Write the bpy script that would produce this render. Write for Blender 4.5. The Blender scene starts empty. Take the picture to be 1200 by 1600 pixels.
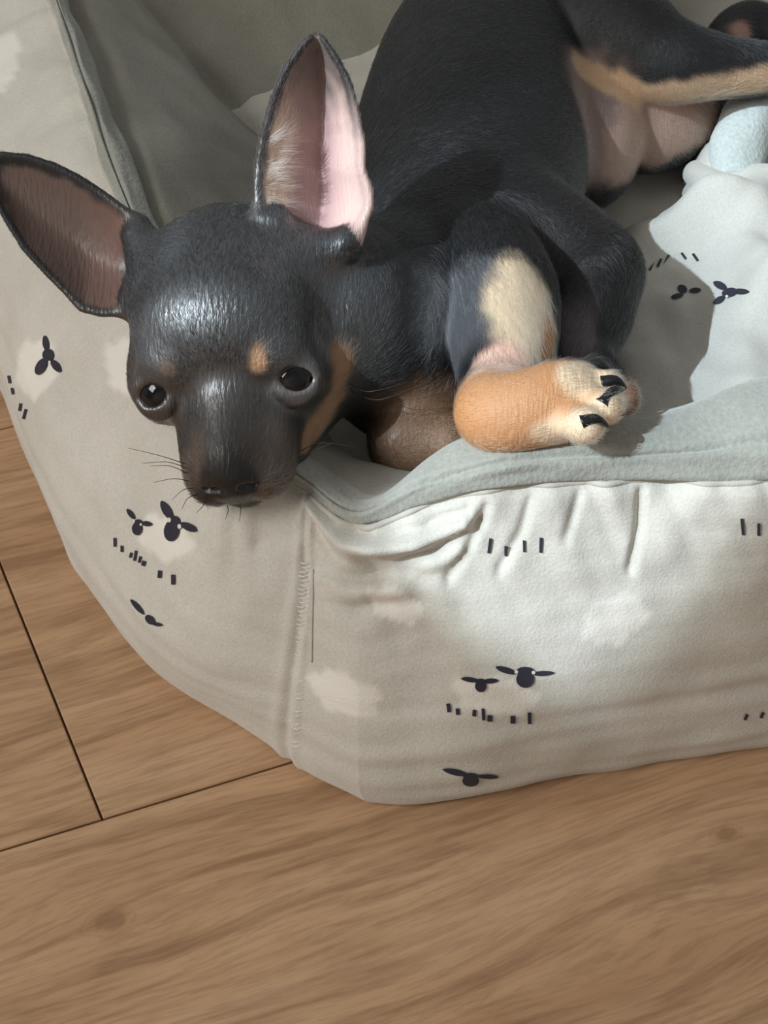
import bpy, bmesh, math, random
import numpy as np
from mathutils import Vector, Matrix, noise
from mathutils.bvhtree import BVHTree
from mathutils.geometry import tessellate_polygon

random.seed(7); rng = np.random.default_rng(7)
scene = bpy.context.scene
C = scene.collection

# ------------------------------------------------------------------ camera, world, sun, exposure
FPX, PITCH, CAMZ = 2300.0, math.radians(47.0), 0.52
cam_d = bpy.data.cameras.new('camera'); cam = bpy.data.objects.new('camera', cam_d); C.objects.link(cam)
cam.location = (0, 0, CAMZ); cam.rotation_euler = (math.pi/2 - PITCH, 0, 0)
cam_d.sensor_fit = 'VERTICAL'; cam_d.sensor_height = 36.0; cam_d.lens = 36.0*FPX/1600.0
cam_d.clip_start = 0.02
scene.camera = cam

world = bpy.data.worlds.new('world'); scene.world = world; world.use_nodes = True
wb = world.node_tree.nodes['Background']; wb.inputs[0].default_value = (0.98, 1.0, 0.975, 1); wb.inputs[1].default_value = 0.29

SUN = Vector((0.60, 0.42, -0.70)).normalized()
sl = bpy.data.lights.new('sun', 'SUN'); sl.energy = 3.7; sl.angle = math.radians(0.42); sl.color = (0.72, 0.88, 1.0)
so = bpy.data.objects.new('sun', sl); C.objects.link(so); so.rotation_euler = SUN.to_track_quat('-Z', 'Y').to_euler()
al = bpy.data.lights.new('window_daylight', 'AREA'); al.shape = 'RECTANGLE'; al.size = 0.75; al.size_y = 0.75; al.energy = 16.5; al.color = (1.0, 0.98, 0.945)
ao = bpy.data.objects.new('window_daylight', al); C.objects.link(ao); ao.location = (-1.20, -0.22, 1.22)
ao.rotation_euler = (Vector((-0.05, 0.5, 0.1)) - ao.location).to_track_quat('-Z', 'Y').to_euler()
vs = scene.view_settings; vs.view_transform = 'Standard'; vs.look = 'None'; vs.gamma = 1.0; vs.use_curve_mapping = False; vs.exposure = 0.0

# ------------------------------------------------------------------ helpers
CO = np.array([0, 0, CAMZ]); cp, sp = math.cos(PITCH), math.sin(PITCH)
FW = np.array([0, cp, -sp]); UP = np.array([0, sp, cp]); RT = np.array([1., 0, 0])
def ray(px, py): return FW + (px-600)/FPX*RT - (py-800)/FPX*UP
def P(px, py, z):                      # the point at height z seen along a line of sight
    d = ray(px, py); return CO + d*((z-CAMZ)/d[2])
def D(px, py, dep): return CO + ray(px, py)*dep
def srgb(r, g, b):
    f = lambda c: ((c/255+0.055)/1.055)**2.4 if c > 10 else c/255/12.92
    return (f(r), f(g), f(b))
def obj(name, me, mat=None, parent=None):
    o = bpy.data.objects.new(name, me); C.objects.link(o)
    if mat is not None and not me.materials: me.materials.append(mat)
    if parent is not None: o.parent = parent
    return o
def tag(o, label=None, cat=None, group=None, kind=None):
    for k, v in (('label', label), ('category', cat), ('group', group), ('kind', kind)):
        if v: o[k] = v
    return o
def mesh(name, verts, faces, smooth=True):
    me = bpy.data.meshes.new(name)
    me.from_pydata([tuple(map(float, v)) for v in verts], [], [tuple(map(int, f)) for f in faces])
    if smooth: me.shade_smooth()
    return me
def grid_faces(nu, nv, wrap=False):
    f = []
    for i in range(nu if wrap else nu-1):
        a = i*nv; b = ((i+1) % nu)*nv
        for j in range(nv-1): f.append((a+j, b+j, b+j+1, a+j+1))
    return f
def node_mat(name):
    m = bpy.data.materials.new(name); m.use_nodes = True
    nt = m.node_tree; return m, nt, nt.nodes['Principled BSDF']
def N(nt, t, **kw):
    n = nt.nodes.new(t)
    for k, v in kw.items():
        if k in n.inputs: n.inputs[k].default_value = v
        else: setattr(n, k, v)
    return n
def ramp(nt, stops):
    r = nt.nodes.new('ShaderNodeValToRGB'); e = r.color_ramp.elements
    while len(e) < len(stops): e.new(0.5)
    for el, (p, c) in zip(e, stops): el.position = p; el.color = (*c, 1)
    return r

# ------------------------------------------------------------------ materials
def fabric(name, col, col2, fuzz=0.35, weave=900, bumps=0.25, rough=0.95, sheen=0.3):
    m, nt, b = node_mat(name); L = nt.links.new
    tc = N(nt, 'ShaderNodeTexCoord')
    n1 = N(nt, 'ShaderNodeTexNoise'); n1.inputs['Scale'].default_value = 28; n1.inputs['Detail'].default_value = 6
    L(tc.outputs['Object'], n1.inputs['Vector'])
    r = ramp(nt, [(0.35, col2), (0.65, col)]); L(n1.outputs['Fac'], r.inputs[0])
    n2 = N(nt, 'ShaderNodeTexNoise'); n2.inputs['Scale'].default_value = weave; n2.inputs['Detail'].default_value = 3
    L(tc.outputs['Object'], n2.inputs['Vector'])
    mx = N(nt, 'ShaderNodeMixRGB', blend_type='MULTIPLY'); mx.inputs[0].default_value = fuzz
    L(r.outputs[0], mx.inputs[1])
    r2 = ramp(nt, [(0.3, (.72, .72, .72)), (0.7, (1.1, 1.1, 1.1))]); L(n2.outputs['Fac'], r2.inputs[0]); L(r2.outputs[0], mx.inputs[2])
    L(mx.outputs[0], b.inputs['Base Color'])
    b.inputs['Roughness'].default_value = rough; b.inputs['Sheen Weight'].default_value = sheen; b.inputs['Sheen Roughness'].default_value = 0.6
    b.inputs['Specular IOR Level'].default_value = 0.15
    n3 = N(nt, 'ShaderNodeTexNoise'); n3.inputs['Scale'].default_value = 160; n3.inputs['Detail'].default_value = 5
    L(tc.outputs['Object'], n3.inputs['Vector'])
    ad = N(nt, 'ShaderNodeMath', operation='ADD'); L(n2.outputs['Fac'], ad.inputs[0]); L(n3.outputs['Fac'], ad.inputs[1])
    bp = N(nt, 'ShaderNodeBump'); bp.inputs['Strength'].default_value = bumps; bp.inputs['Distance'].default_value = 0.0012
    L(ad.outputs[0], bp.inputs['Height']); L(bp.outputs[0], b.inputs['Normal'])
    return m
M_cover = fabric('beige_cotton', srgb(211, 207, 197), srgb(201, 197, 186))
M_fleece = fabric('grey_fleece', srgb(163, 164, 154), srgb(150, 151, 141), fuzz=0.5, weave=520, bumps=0.6, sheen=0.5)
M_inner = fabric('olive_grey_lining', srgb(156, 153, 140), srgb(146, 142, 129), fuzz=0.4, weave=700, bumps=0.3)
M_cushion = fabric('cream_cushion_cotton', srgb(205, 200, 188), srgb(194, 188, 175))
M_blanket = fabric('white_cotton', srgb(203, 200, 191), srgb(194, 191, 181))
M_printd = fabric('navy_print', srgb(52, 50, 62), srgb(44, 43, 54), weave=1200, bumps=0.1, sheen=0.1)
def fade_print(m):
    nt = m.node_tree; b = nt.nodes['Principled BSDF']; src = b.inputs['Base Color'].links[0].from_socket
    at = N(nt, 'ShaderNodeAttribute', attribute_name='fade'); mx = N(nt, 'ShaderNodeMixRGB'); mx.inputs[2].default_value = (*srgb(231, 227, 217), 1)
    nt.links.new(at.outputs['Fac'], mx.inputs[0]); nt.links.new(src, mx.inputs[1]); nt.links.new(mx.outputs[0], b.inputs['Base Color'])
fade_print(M_cover)
M_thread = fabric('seam_thread', srgb(198, 193, 181), srgb(186, 180, 168), weave=1500)
M_stitch = fabric('stitch_thread', srgb(226, 222, 212), srgb(216, 212, 202), weave=1500)

def wood():
    m, nt, b = node_mat('oak_laminate'); L = nt.links.new
    tc = N(nt, 'ShaderNodeTexCoord'); oi = N(nt, 'ShaderNodeObjectInfo')
    ofs = N(nt, 'ShaderNodeVectorMath', operation='SCALE'); cmb = N(nt, 'ShaderNodeCombineXYZ')
    for i in range(3): L(oi.outputs['Random'], cmb.inputs[i])
    L(cmb.outputs[0], ofs.inputs[0]); ofs.inputs['Scale'].default_value = 7.3
    ad = N(nt, 'ShaderNodeVectorMath', operation='ADD'); L(tc.outputs['Object'], ad.inputs[0]); L(ofs.outputs[0], ad.inputs[1])
    # slow warp of the grain
    nw = N(nt, 'ShaderNodeTexNoise'); nw.inputs['Scale'].default_value = 7; nw.inputs['Detail'].default_value = 2
    mw = N(nt, 'ShaderNodeMapping'); mw.inputs['Scale'].default_value = (0.55, 1.3, 1); L(ad.outputs[0], mw.inputs['Vector']); L(mw.outputs[0], nw.inputs['Vector'])
    sc = N(nt, 'ShaderNodeVectorMath', operation='SCALE'); sc.inputs['Scale'].default_value = 0.045
    sb = N(nt, 'ShaderNodeVectorMath', operation='SUBTRACT'); sb.inputs[1].default_value = (.5, .5, .5)
    L(nw.outputs['Color'], sb.inputs[0]); L(sb.outputs[0], sc.inputs[0])
    ad2 = N(nt, 'ShaderNodeVectorMath', operation='ADD'); L(ad.outputs[0], ad2.inputs[0]); L(sc.outputs[0], ad2.inputs[1])
    def stretched(scale, det, sx, sy, rough=0.6):
        mp = N(nt, 'ShaderNodeMapping'); mp.inputs['Scale'].default_value = (sx, sy, 1); L(ad2.outputs[0], mp.inputs['Vector'])
        n = N(nt, 'ShaderNodeTexNoise'); n.inputs['Scale'].default_value = scale; n.inputs['Detail'].default_value = det; n.inputs['Roughness'].default_value = rough
        L(mp.outputs[0], n.inputs['Vector']); return n
    big = stretched(18, 3, 0.22, 1.6); mid = stretched(70, 5, 0.10, 1.6); fine = stretched(330, 3, 0.10, 1.4, 0.7)
    r1 = ramp(nt, [(0.28, srgb(172, 134, 101)), (0.5, srgb(189, 152, 117)), (0.75, srgb(198, 164, 131))]); L(big.outputs['Fac'], r1.inputs[0])
    r2 = ramp(nt, [(0.36, (.66, .62, .58)), (0.52, (1, 1, 1)), (0.8, (1.08, 1.07, 1.06))]); L(mid.outputs['Fac'], r2.inputs[0])
    r3 = ramp(nt, [(0.38, (.74, .71, .68)), (0.55, (1, 1, 1))]); L(fine.outputs['Fac'], r3.inputs[0])
    m1 = N(nt, 'ShaderNodeMixRGB', blend_type='MULTIPLY'); m1.inputs[0].default_value = 0.75; L(r1.outputs[0], m1.inputs[1]); L(r2.outputs[0], m1.inputs[2])
    m2 = N(nt, 'ShaderNodeMixRGB', blend_type='MULTIPLY'); m2.inputs[0].default_value = 0.7; L(m1.outputs[0], m2.inputs[1]); L(r3.outputs[0], m2.inputs[2])
    # knots: dark hearts with rings, at fixed places in the boards
    last = m2.outputs[0]
    geo = N(nt, 'ShaderNodeNewGeometry')
    for kx, ky, rad in KNOTS:
        sbk = N(nt, 'ShaderNodeVectorMath', operation='SUBTRACT'); L(geo.outputs['Position'], sbk.inputs[0]); sbk.inputs[1].default_value = (kx, ky, 0)
        mp = N(nt, 'ShaderNodeMapping', vector_type='TEXTURE'); mp.inputs['Rotation'].default_value = (0, 0, PLANK_ANG); mp.inputs['Scale'].default_value = (1.9, 1.0, 1)
        L(sbk.outputs[0], mp.inputs['Vector'])
        nn = N(nt, 'ShaderNodeTexNoise'); nn.inputs['Scale'].default_value = 140; L(geo.outputs['Position'], nn.inputs['Vector'])
        ln = N(nt, 'ShaderNodeVectorMath', operation='LENGTH'); L(mp.outputs[0], ln.inputs[0])
        dv = N(nt, 'ShaderNodeMath', operation='DIVIDE'); L(ln.outputs['Value'], dv.inputs[0]); dv.inputs[1].default_value = rad
        am = N(nt, 'ShaderNodeMath', operation='MULTIPLY_ADD'); L(nn.outputs['Fac'], am.inputs[0]); am.inputs[1].default_value = 0.9; L(dv.outputs[0], am.inputs[2])
        kr = ramp(nt, [(0.0, (.35, .28, .22)), (0.62, (.5, .42, .36)), (0.78, (.84, .8, .76)), (0.86, (.94, .92, .9)), (0.92, (.8, .76, .72)), (1.0, (1, 1, 1))])
        hf = N(nt, 'ShaderNodeMath', operation='MULTIPLY'); L(am.outputs[0], hf.inputs[0]); hf.inputs[1].default_value = 0.62
        L(hf.outputs[0], kr.inputs[0])
        mk = N(nt, 'ShaderNodeMixRGB', blend_type='MULTIPLY'); mk.inputs[0].default_value = 0.6; L(last, mk.inputs[1]); L(kr.outputs[0], mk.inputs[2]); last = mk.outputs[0]
    L(last, b.inputs['Base Color'])
    b.inputs['Roughness'].default_value = 0.5; b.inputs['Specular IOR Level'].default_value = 0.35
    bp = N(nt, 'ShaderNodeBump'); bp.inputs['Strength'].default_value = 0.12; bp.inputs['Distance'].default_value = 0.0006
    L(fine.outputs['Fac'], bp.inputs['Height']); L(bp.outputs[0], b.inputs['Normal'])
    return m

# ------------------------------------------------------------------ floor
pa, pb, pj = P(0, 1330, 0), P(460, 1190, 0), P(160, 1280, 0)
PLANK_ANG = math.atan2(pb[1]-pa[1], pb[0]-pa[0])
KNOTS = [(*P(170, 1440, 0)[:2], 0.0055), (*P(1135, 1303, 0)[:2], 0.0035)]
M_wood = wood()
M_gap, nt_, b_ = node_mat('dark_joint'); b_.inputs['Base Color'].default_value = (*srgb(96, 70, 50), 1); b_.inputs['Roughness'].default_value = 0.9
floor = obj('floor', mesh('floor', [(-4, -3, -.02), (4, -3, -.02), (4, 5, -.02), (-4, 5, -.02), (-4, -3, -.0022), (4, -3, -.0022), (4, 5, -.0022), (-4, 5, -.0022)],
            [(3, 2, 1, 0), (4, 5, 6, 7), (0, 1, 5, 4), (1, 2, 6, 5), (2, 3, 7, 6), (3, 0, 4, 7)], False), M_gap)
tag(floor, 'light oak laminate floor boards under the dog bed', None, None, 'structure')
PW, PL, GAP = 0.242, 1.28, 0.00045
pe = P(0, 880, 0); qe = (pe-pj)[:2]/np.linalg.norm((pe-pj)[:2])
END_SKEW = math.atan2(qe[1], qe[0])-PLANK_ANG-math.pi/2; END_SKEW = -END_SKEW
def plank_mesh():
    bm = bmesh.new(); bmesh.ops.create_cube(bm, size=1)
    for v in bm.verts: v.co = Vector((v.co.x*(PL-2*GAP), v.co.y*(PW-2*GAP), v.co.z*0.002-0.001))
    sk = math.tan(END_SKEW)                       # the butt ends are not quite square to the long edges
    for v in bm.verts: v.co.x += sk*v.co.y
    ed = [e for e in bm.edges if all(v.co.z > -0.0005 for v in e.verts)]
    bmesh.ops.bevel(bm, geom=ed, offset=0.0005, segments=1, affect='EDGES')
    me = bpy.data.meshes.new('plank'); bm.to_mesh(me); bm.free(); return me
pm = plank_mesh()
ca, sa = math.cos(PLANK_ANG), math.sin(PLANK_ANG)
for row in range(-6, 9):
    # row 0 lies just beyond the long joint, its butt joint at pj
    stag = {0: 0.0, -1: 0.47, 1: 0.52}.get(row, (row*0.41) % 1.0)
    for k in range(-2, 3):
        ly = (row+0.5)*PW; lx = (k+0.5+stag)*PL+math.tan(END_SKEW)*ly
        o = obj('plank', pm, M_wood, floor)
        o.location = (pj[0]+ca*lx-sa*ly, pj[1]+sa*lx+ca*ly, 0.0); o.rotation_euler = (0, 0, PLANK_ANG)

# ------------------------------------------------------------------ the dog bed
bed = bpy.data.objects.new('pet_bed', None); C.objects.link(bed); bed.location = (0.05, 0.6, 0)
tag(bed, 'padded beige fabric dog bed with sheep print and grey fleece rim', 'dog bed')
def bed_child(name, me, mat, parent=None):
    o = obj(name, me, mat, parent or bed)
    if parent is None: o.matrix_parent_inverse = Matrix.Translation(-bed.location)
    return o
W = lambda x, y, z: np.array([x, y, z])
# stations round the bed; each: under, foot, belly, upper, seam, crest, lip, inner mid, inner foot
ST = [
 [W(.03,.37,0), P(575,1255,.001), P(560,1145,.045), P(560,975,.090), P(556,824,.117), P(556,799,.123), P(580,772,.117), W(.035,.425,.09), W(.05,.445,.05)],
 [W(.045,.37,0), P(680,1249,.001), P(672,1140,.048), P(668,955,.095), P(660,796,.130), P(662,758,.139), P(672,716,.136), W(.055,.43,.10), W(.07,.45,.05)],
 [W(.08,.375,0), P(790,1236,.001), P(785,1128,.050), P(780,935,.100), P(775,765,.138), P(772,725,.148), P(770,684,.146), W(.09,.428,.11), W(.10,.445,.05)],
 [W(.14,.38,0), P(1000,1193,.001), P(1000,1090,.050), P(1000,905,.105), P(1000,758,.141), P(1000,705,.152), P(1000,648,.149), W(.125,.423,.11), W(.135,.44,.05)],
 [W(.19,.39,0), P(1200,1162,.001), P(1203,1060,.052), P(1200,880,.108), P(1200,755,.143), P(1200,685,.156), P(1200,594,.154), W(.175,.425,.11), W(.185,.44,.05)],
 [W(.33,.44,0), W(.35,.40,.001), W(.36,.39,.05), W(.345,.40,.11), W(.325,.42,.145), W(.315,.435,.155), W(.30,.46,.145), W(.285,.475,.10), W(.27,.49,.05)],
 [W(.44,.66,0), W(.48,.65,.001), W(.49,.65,.05), W(.475,.65,.11), W(.455,.655,.15), W(.44,.66,.16), W(.415,.66,.15), W(.39,.66,.10), W(.37,.66,.05)],
 [W(.38,.98,0), W(.42,1.01,.001), W(.43,1.015,.05), W(.415,1.01,.11), W(.39,.99,.15), W(.375,.975,.16), W(.355,.96,.15), W(.335,.94,.10), W(.31,.91,.05)],
 [W(.12,1.06,0), W(.12,1.10,.001), W(.12,1.11,.05), W(.12,1.095,.11), W(.12,1.07,.155), W(.12,1.055,.165), W(.125,1.02,.155), W(.13,.98,.10), W(.14,.93,.05)],
 [W(-.09,.97,0), W(-.12,1.01,.001), W(-.125,1.015,.05), W(-.115,1.0,.11), W(-.10,.97,.155), W(-.092,.955,.165), W(-.07,.925,.155), W(-.045,.885,.10), W(-.014,.816,.05)],
 [W(-.24,.88,0), W(-.28,.90,.001), W(-.287,.905,.05), W(-.27,.89,.11), W(-.235,.86,.15), W(-.215,.845,.158), W(-.180,.815,.148), W(-.138,.787,.10), W(-.088,.756,.05)],
 [W(-.215,.71,0), W(-.250,.71,.001), W(-.257,.71,.05), W(-.232,.71,.11), P(72,0,.148), P(90,0,.153), P(112,0,.145), W(-.108,.715,.10), W(-.060,.715,.05)],
 [W(-.14,.54,0), W(-.172,.535,.001), P(0,597,.05), P(62,470,.108), P(188,345,.142), P(214,345,.147), P(262,345,.139), W(-.060,.56,.10), W(-.020,.60,.05)],
 [W(-.085,.44,0), P(140,885,.001), P(128,868,.045), P(205,700,.100), P(315,580,.134), P(340,560,.139), P(375,545,.132), W(-.04,.465,.09), W(-.025,.49,.05)],
 [W(-.04,.39,0), P(290,1066,.001), P(284,1040,.040), P(335,870,.095), P(395,715,.127), P(410,690,.132), P(435,670,.124), W(-.015,.435,.09), W(-.005,.46,.05)],
 [W(.0,.37,0), P(458,1192,.001), P(452,1100,.042), P(470,930,.092), P(480,775,.119), P(478,748,.125), P(500,722,.118), W(.005,.425,.09), W(.02,.445,.05)],
]
def catmull(pts, t, closed):
    """centripetal-ish Catmull-Rom through pts (n,3) at parameters t (in index units)"""
    n = len(pts); i = np.floor(t).astype(int); f = (t-i)[:, None]
    if closed: g = lambda k: pts[k % n]
    else: g = lambda k: pts[np.clip(k, 0, n-1)]
    p0, p1, p2, p3 = g(i-1), g(i), g(i+1), g(i+2)
    def kn(a, b): return np.maximum(np.linalg.norm(b-a, axis=1), 1e-5)[:, None]**0.5
    t0 = 0; t1 = kn(p0, p1); t2 = t1+kn(p1, p2); t3 = t2+kn(p2, p3); tt = t1+(t2-t1)*f
    A1 = (t1-tt)/(t1-t0)*p0+(tt-t0)/(t1-t0)*p1; A2 = (t2-tt)/(t2-t1)*p1+(tt-t1)/(t2-t1)*p2; A3 = (t3-tt)/(t3-t2)*p2+(tt-t2)/(t3-t2)*p3
    B1 = (t2-tt)/(t2-t0)*A1+(tt-t0)/(t2-t0)*A2; B2 = (t3-tt)/(t3-t1)*A2+(tt-t1)/(t3-t1)*A3
    return (t2-tt)/(t2-t1)*B1+(tt-t1)/(t2-t1)*B2
SA = np.array(ST); NS, NR = SA.shape[:2]
# u samples: dense where the photograph looks, coarser behind
us = []
for s in range(NS):
    n = 64 if (s <= 2 or s >= 14) else (46 if (s <= 3 or s >= 11) else 16)
    us += list(s+np.arange(n)/n)
us = np.array(us)
rows = [catmull(SA[:, r], us, True) for r in range(NR)]
fi = np.floor(us).astype(int)
for r in (0, 1, 2):                                       # the foot of the front corner is sharper
    lin = SA[fi, r]+(SA[(fi+1) % NS, r]-SA[fi, r])*(us-fi)[:, None]
    kk = np.where((us < 1) | (us > 15), (1, .85, .45)[r], 0)[:, None]; rows[r] = rows[r]*(1-kk)+lin*kk
for r in (6, 7, 8):                                       # the inner corner beside the head end folds sharply
    lin = SA[fi, r]+(SA[(fi+1) % NS, r]-SA[fi, r])*(us-fi)[:, None]
    kk = np.where((us > 9) & (us < 11), .9, 0)[:, None]; rows[r] = rows[r]*(1-kk)+lin*kk
rows = np.stack(rows, 1)                                  # (nu, NR, 3)
NV = 169
vv = np.linspace(0, NR-1-1e-6, NV)
surf = np.stack([catmull(rows[i], vv, False) for i in range(len(us))])    # (nu,NV,3)
def surf_normals(S):
    du = np.roll(S, -1, 0)-np.roll(S, 1, 0); dv = np.gradient(S, axis=1)
    n = np.cross(du, dv); return n/np.maximum(np.linalg.norm(n, axis=2, keepdims=True), 1e-9)
nrm = surf_normals(surf)
if np.mean(nrm[:, int(2.2*NV/8)] * (surf[:, int(2.2*NV/8)]-np.array([.08, .68, .05]))) < 0: nrm = -nrm; FLIP = True
else: FLIP = False
arc = np.concatenate([[0], np.cumsum(np.linalg.norm(np.diff(surf[:, 60], axis=0), axis=1))])
arc = (arc-arc[np.searchsorted(us, 7)]) % (arc[-1]+np.linalg.norm(surf[0, 60]-surf[-1, 60]))      # start behind the bed
disp = np.zeros(surf.shape[:2])
def bump1(x, c, w): return np.exp(-((x-c)/w)**2)
for i in range(len(us)):
    a = arc[i]; u = us[i]
    gather = noise.noise(Vector((a*55, 3.1, 0)))*1.0+noise.noise(Vector((a*120, 9.1, 0)))*0.6
    for j in range(NV):
        v = vv[j]; p = surf[i, j]
        d = 0.0030*noise.noise(Vector(p*16))+0.0014*noise.noise(Vector(p*38))
        if v < 4:                                          # pulled gathers below the rim seam
            fall = max(0.0, (v-2.3)/1.7)**1.5
            skew = noise.noise(Vector((a*55+(4-v)*1.2, 3.1, v*0.35)))+0.6*noise.noise(Vector((a*115-(4-v)*1.5, 8.3, v*0.4)))
            d += 0.0050*fall*skew
            d -= 0.0022*bump1(v, 4.0, 0.10)
            d += 0.0018*noise.noise(Vector((a*14, v*6.5, 2.0)))*max(0, 1-abs(v-2)/2)
        else:
            d -= 0.0022*bump1(v, 4.0, 0.10)
            d -= 0.0026*bump1(v, 5.0+0.25*noise.noise(Vector((a*20, 1, 5))), 0.09)        # soft crease along the rim
            d += 0.0022*noise.noise(Vector((a*30, v*2.2, 7.7)))
            if u > 10 and u < 13.4: d -= 0.0085*bump1(v, 6.05+0.12*math.sin(a*20), 0.085)   # fold below the lip of the left wall
        disp[i, j] = d
# seam ridge on the corner, soft folds beside it and the sag under the dipped rim
for i in range(len(us)):
    u = us[i]
    du = min(abs(u-15), abs(u-15-NS), abs(u-15+NS))
    du0 = min(abs(u-0.2), abs(u-0.2-NS))
    for j in range(NV):
        v = vv[j]
        if 0.6 < v < 4: disp[i, j] += 0.0007*bump1(du, 0.10, 0.06)-0.0011*bump1(du, 0.0, 0.045)
        if 2.6 < v < 4:
            for c, w, am in ((3.16, .06, -.0025), (3.30, .07, .0030), (3.46, .06, -.0062), (3.74, .15, .0080)):
                disp[i, j] += am*bump1(du0, 0, 0.75)*bump1(v, c-0.16*du0, w)
# the cover bunches into rolls where the rim dips at the front corner
def poly_dist(q, line):
    line = np.asarray(line, float); best = np.full(q.shape[:-1], 1e9)
    for a, b in zip(line[:-1], line[1:]):
        e = b-a; t = np.clip(((q-a)@e)/(e@e), 0, 1); best = np.minimum(best, np.linalg.norm(q-a-t[..., None]*e, axis=-1))
    return best
SR = surf-CO; SD = SR@FW; SP = np.stack([600+FPX*(SR@RT)/SD, 800-FPX*(SR@UP)/SD], -1)
zone = ((us < 2.2) | (us > 14.3))[:, None] & ((vv > 2.4) & (vv < 3.97))[None, :]
for line, am, sg in (([(484, 777), (522, 830), (579, 855), (649, 848), (725, 820)], .0050, 14), ([(495, 822), (520, 864), (554, 884), (624, 876), (693, 850), (750, 815)], -.0037, 9),
                     ([(487, 757), (530, 812), (590, 836), (660, 826), (730, 797)], -.0030, 6), ([(500, 900), (560, 918), (640, 902), (720, 860)], .0025, 11), ([(760, 790), (735, 850), (700, 905)], -.0022, 8), ([(830, 780), (815, 830), (780, 890)], -.0020, 8),
                     ([(1003, 775), (1000, 830), (985, 890)], -.0028, 7), ([(905, 775), (885, 840)], -.0018, 8), ([(480, 800), (470, 835), (400, 850)], -.0018, 9)):
    disp += np.where(zone | ((us < 4)[:, None] & (vv > 2.4)[None, :] & (vv < 3.97)[None, :] & (line[0][0] > 800)), am*np.exp(-(poly_dist(SP, line)/sg)**2), 0)
surf = surf+nrm*disp[:, :, None]
j4 = int(round(4*(NV-1)/8)); j64 = int(round(6.0*(NV-1)/8))
def part_surface(name, j0, j1, mat):
    S = surf[:, j0:j1+1]; nu, nv = S.shape[:2]
    f = grid_faces(nu, nv, True)
    if FLIP: f = [q[::-1] for q in f]
    return bed_child(name, mesh(name, S.reshape(-1, 3), f), mat)
cover = part_surface('outer_cover', 0, j4, M_cover)
rim = part_surface('fleece_rim', j4, j64, M_fleece); rim['label'] = 'soft grey fleece rim'
lining = part_surface('inner_lining', j64, NV-1, M_inner)
# piping along the seam
def tube(path, rad, n=8, closed=False):
    path = np.asarray(path, float); m = len(path)
    if np.isscalar(rad): rad = np.full(m, rad)
    tg = (np.roll(path, -1, 0)-np.roll(path, 1, 0)) if closed else np.gradient(path, axis=0)
    tg /= np.maximum(np.linalg.norm(tg, axis=1, keepdims=True), 1e-9)
    ref = np.array([0, 0, 1.0]); V_ = []
    for i in range(m):
        s = np.cross(tg[i], ref)
        if np.linalg.norm(s) < 0.1: s = np.cross(tg[i], [1., 0, 0])
        s /= np.linalg.norm(s); q = np.cross(s, tg[i])
        for k in range(n):
            a = 2*math.pi*k/n; V_.append(path[i]+rad[i]*(math.cos(a)*s+math.sin(a)*q))
    F_ = []
    for i in range(m if closed else m-1):
        for k in range(n):
            a, b = i*n+k, i*n+(k+1) % n; c, d = ((i+1) % m)*n+(k+1) % n, ((i+1) % m)*n+k
            F_.append((a, b, c, d))
    if not closed:
        F_.append(tuple(range(n))[::-1]); F_.append(tuple((m-1)*n+k for k in range(n)))
    return V_, F_
bed_child('rim_seam', mesh('rim_seam', *tube(surf[:, j4]-nrm[:, j4]*0.0006, 0.0013, 6, True)), M_thread)
# base cushion inside the walls
inner = surf[:, NV-2]; cen = np.array([.12, .66, .05])
nr = 26; V_, F_ = [], []
for k in range(nr+1):
    t = k/nr
    for p in inner:
        q = cen+(p-cen)*(1-t)*1.03; h = 0.052+0.012*(1-(1-t)**4)
        h += 0.003*noise.noise(Vector((q[0]*22, q[1]*22, 1)))+0.0012*noise.noise(Vector((q[0]*60, q[1]*60, 4)))
        V_.append((q[0], q[1], h))
nc = len(inner)
for k in range(nr):
    for i in range(nc):
        a, b = k*nc+i, k*nc+(i+1) % nc
        F_.append((a, b, b+nc, a+nc))
cush = bed_child('base_cushion', mesh('base_cushion', V_, F_), M_cushion)

bpy.context.view_layer.update()
def bvh_of(objs):
    vs_, fs_ = [], []
    for o in objs:
        me = o.data; n0 = len(vs_); mw = o.matrix_world
        vs_ += [mw @ v.co for v in me.vertices]; fs_ += [tuple(n0+i for i in p.vertices) for p in me.polygons]
    return BVHTree.FromPolygons(vs_, fs_)
bed_bvh = bvh_of([cover, rim, lining, cush])
def hit(bvh, px, py):
    d = Vector(ray(px, py)).normalized(); h = bvh.ray_cast(Vector(CO), d)
    if h[0] is None: return None, None
    n = h[1] if h[1].dot(d) < 0 else -h[1]
    return h[0], n

# ------------------------------------------------------------------ unseen wall added to mask the sun, opening cut to the sun patch
TIP, _ = hit(bed_bvh, 955, 1150); LFT, _ = hit(bed_bvh, 560, 845); RGT, _ = hit(bed_bvh, 1180, 905)
YW = -1.0
def to_wall(p): t = (YW-p.y)/SUN.y; return p+SUN*t
tw, lw, rw = to_wall(TIP), to_wall(LFT), to_wall(RGT)
hole = [tw]+[tw+Vector((a, 0, b)) for a, b in ((rw.x-tw.x, rw.z-tw.z), ((rw.x-tw.x)*5, (rw.z-tw.z)*5), (.05, .85), (-.42, .85), (-.42, .60), (-.37, .37), (-.30, .242), (-.195, .212), (-.165, .182))]+[lw]
outer = [Vector((-4.0, YW, 0)), Vector((1.2, YW, 0)), Vector((1.2, YW, 3.8)), Vector((-4.0, YW, 3.8))]
tri = tessellate_polygon([outer, hole])
wv = outer+hole
M_sun_mask, nt_, b_ = node_mat('sun_mask_white'); b_.inputs['Base Color'].default_value = (.8, .79, .77, 1); b_.inputs['Roughness'].default_value = 0.9
wall = obj('sun_mask_wall', mesh('sun_mask_wall', wv, tri, False), M_sun_mask); tag(wall, None, None, None, 'structure')
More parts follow.
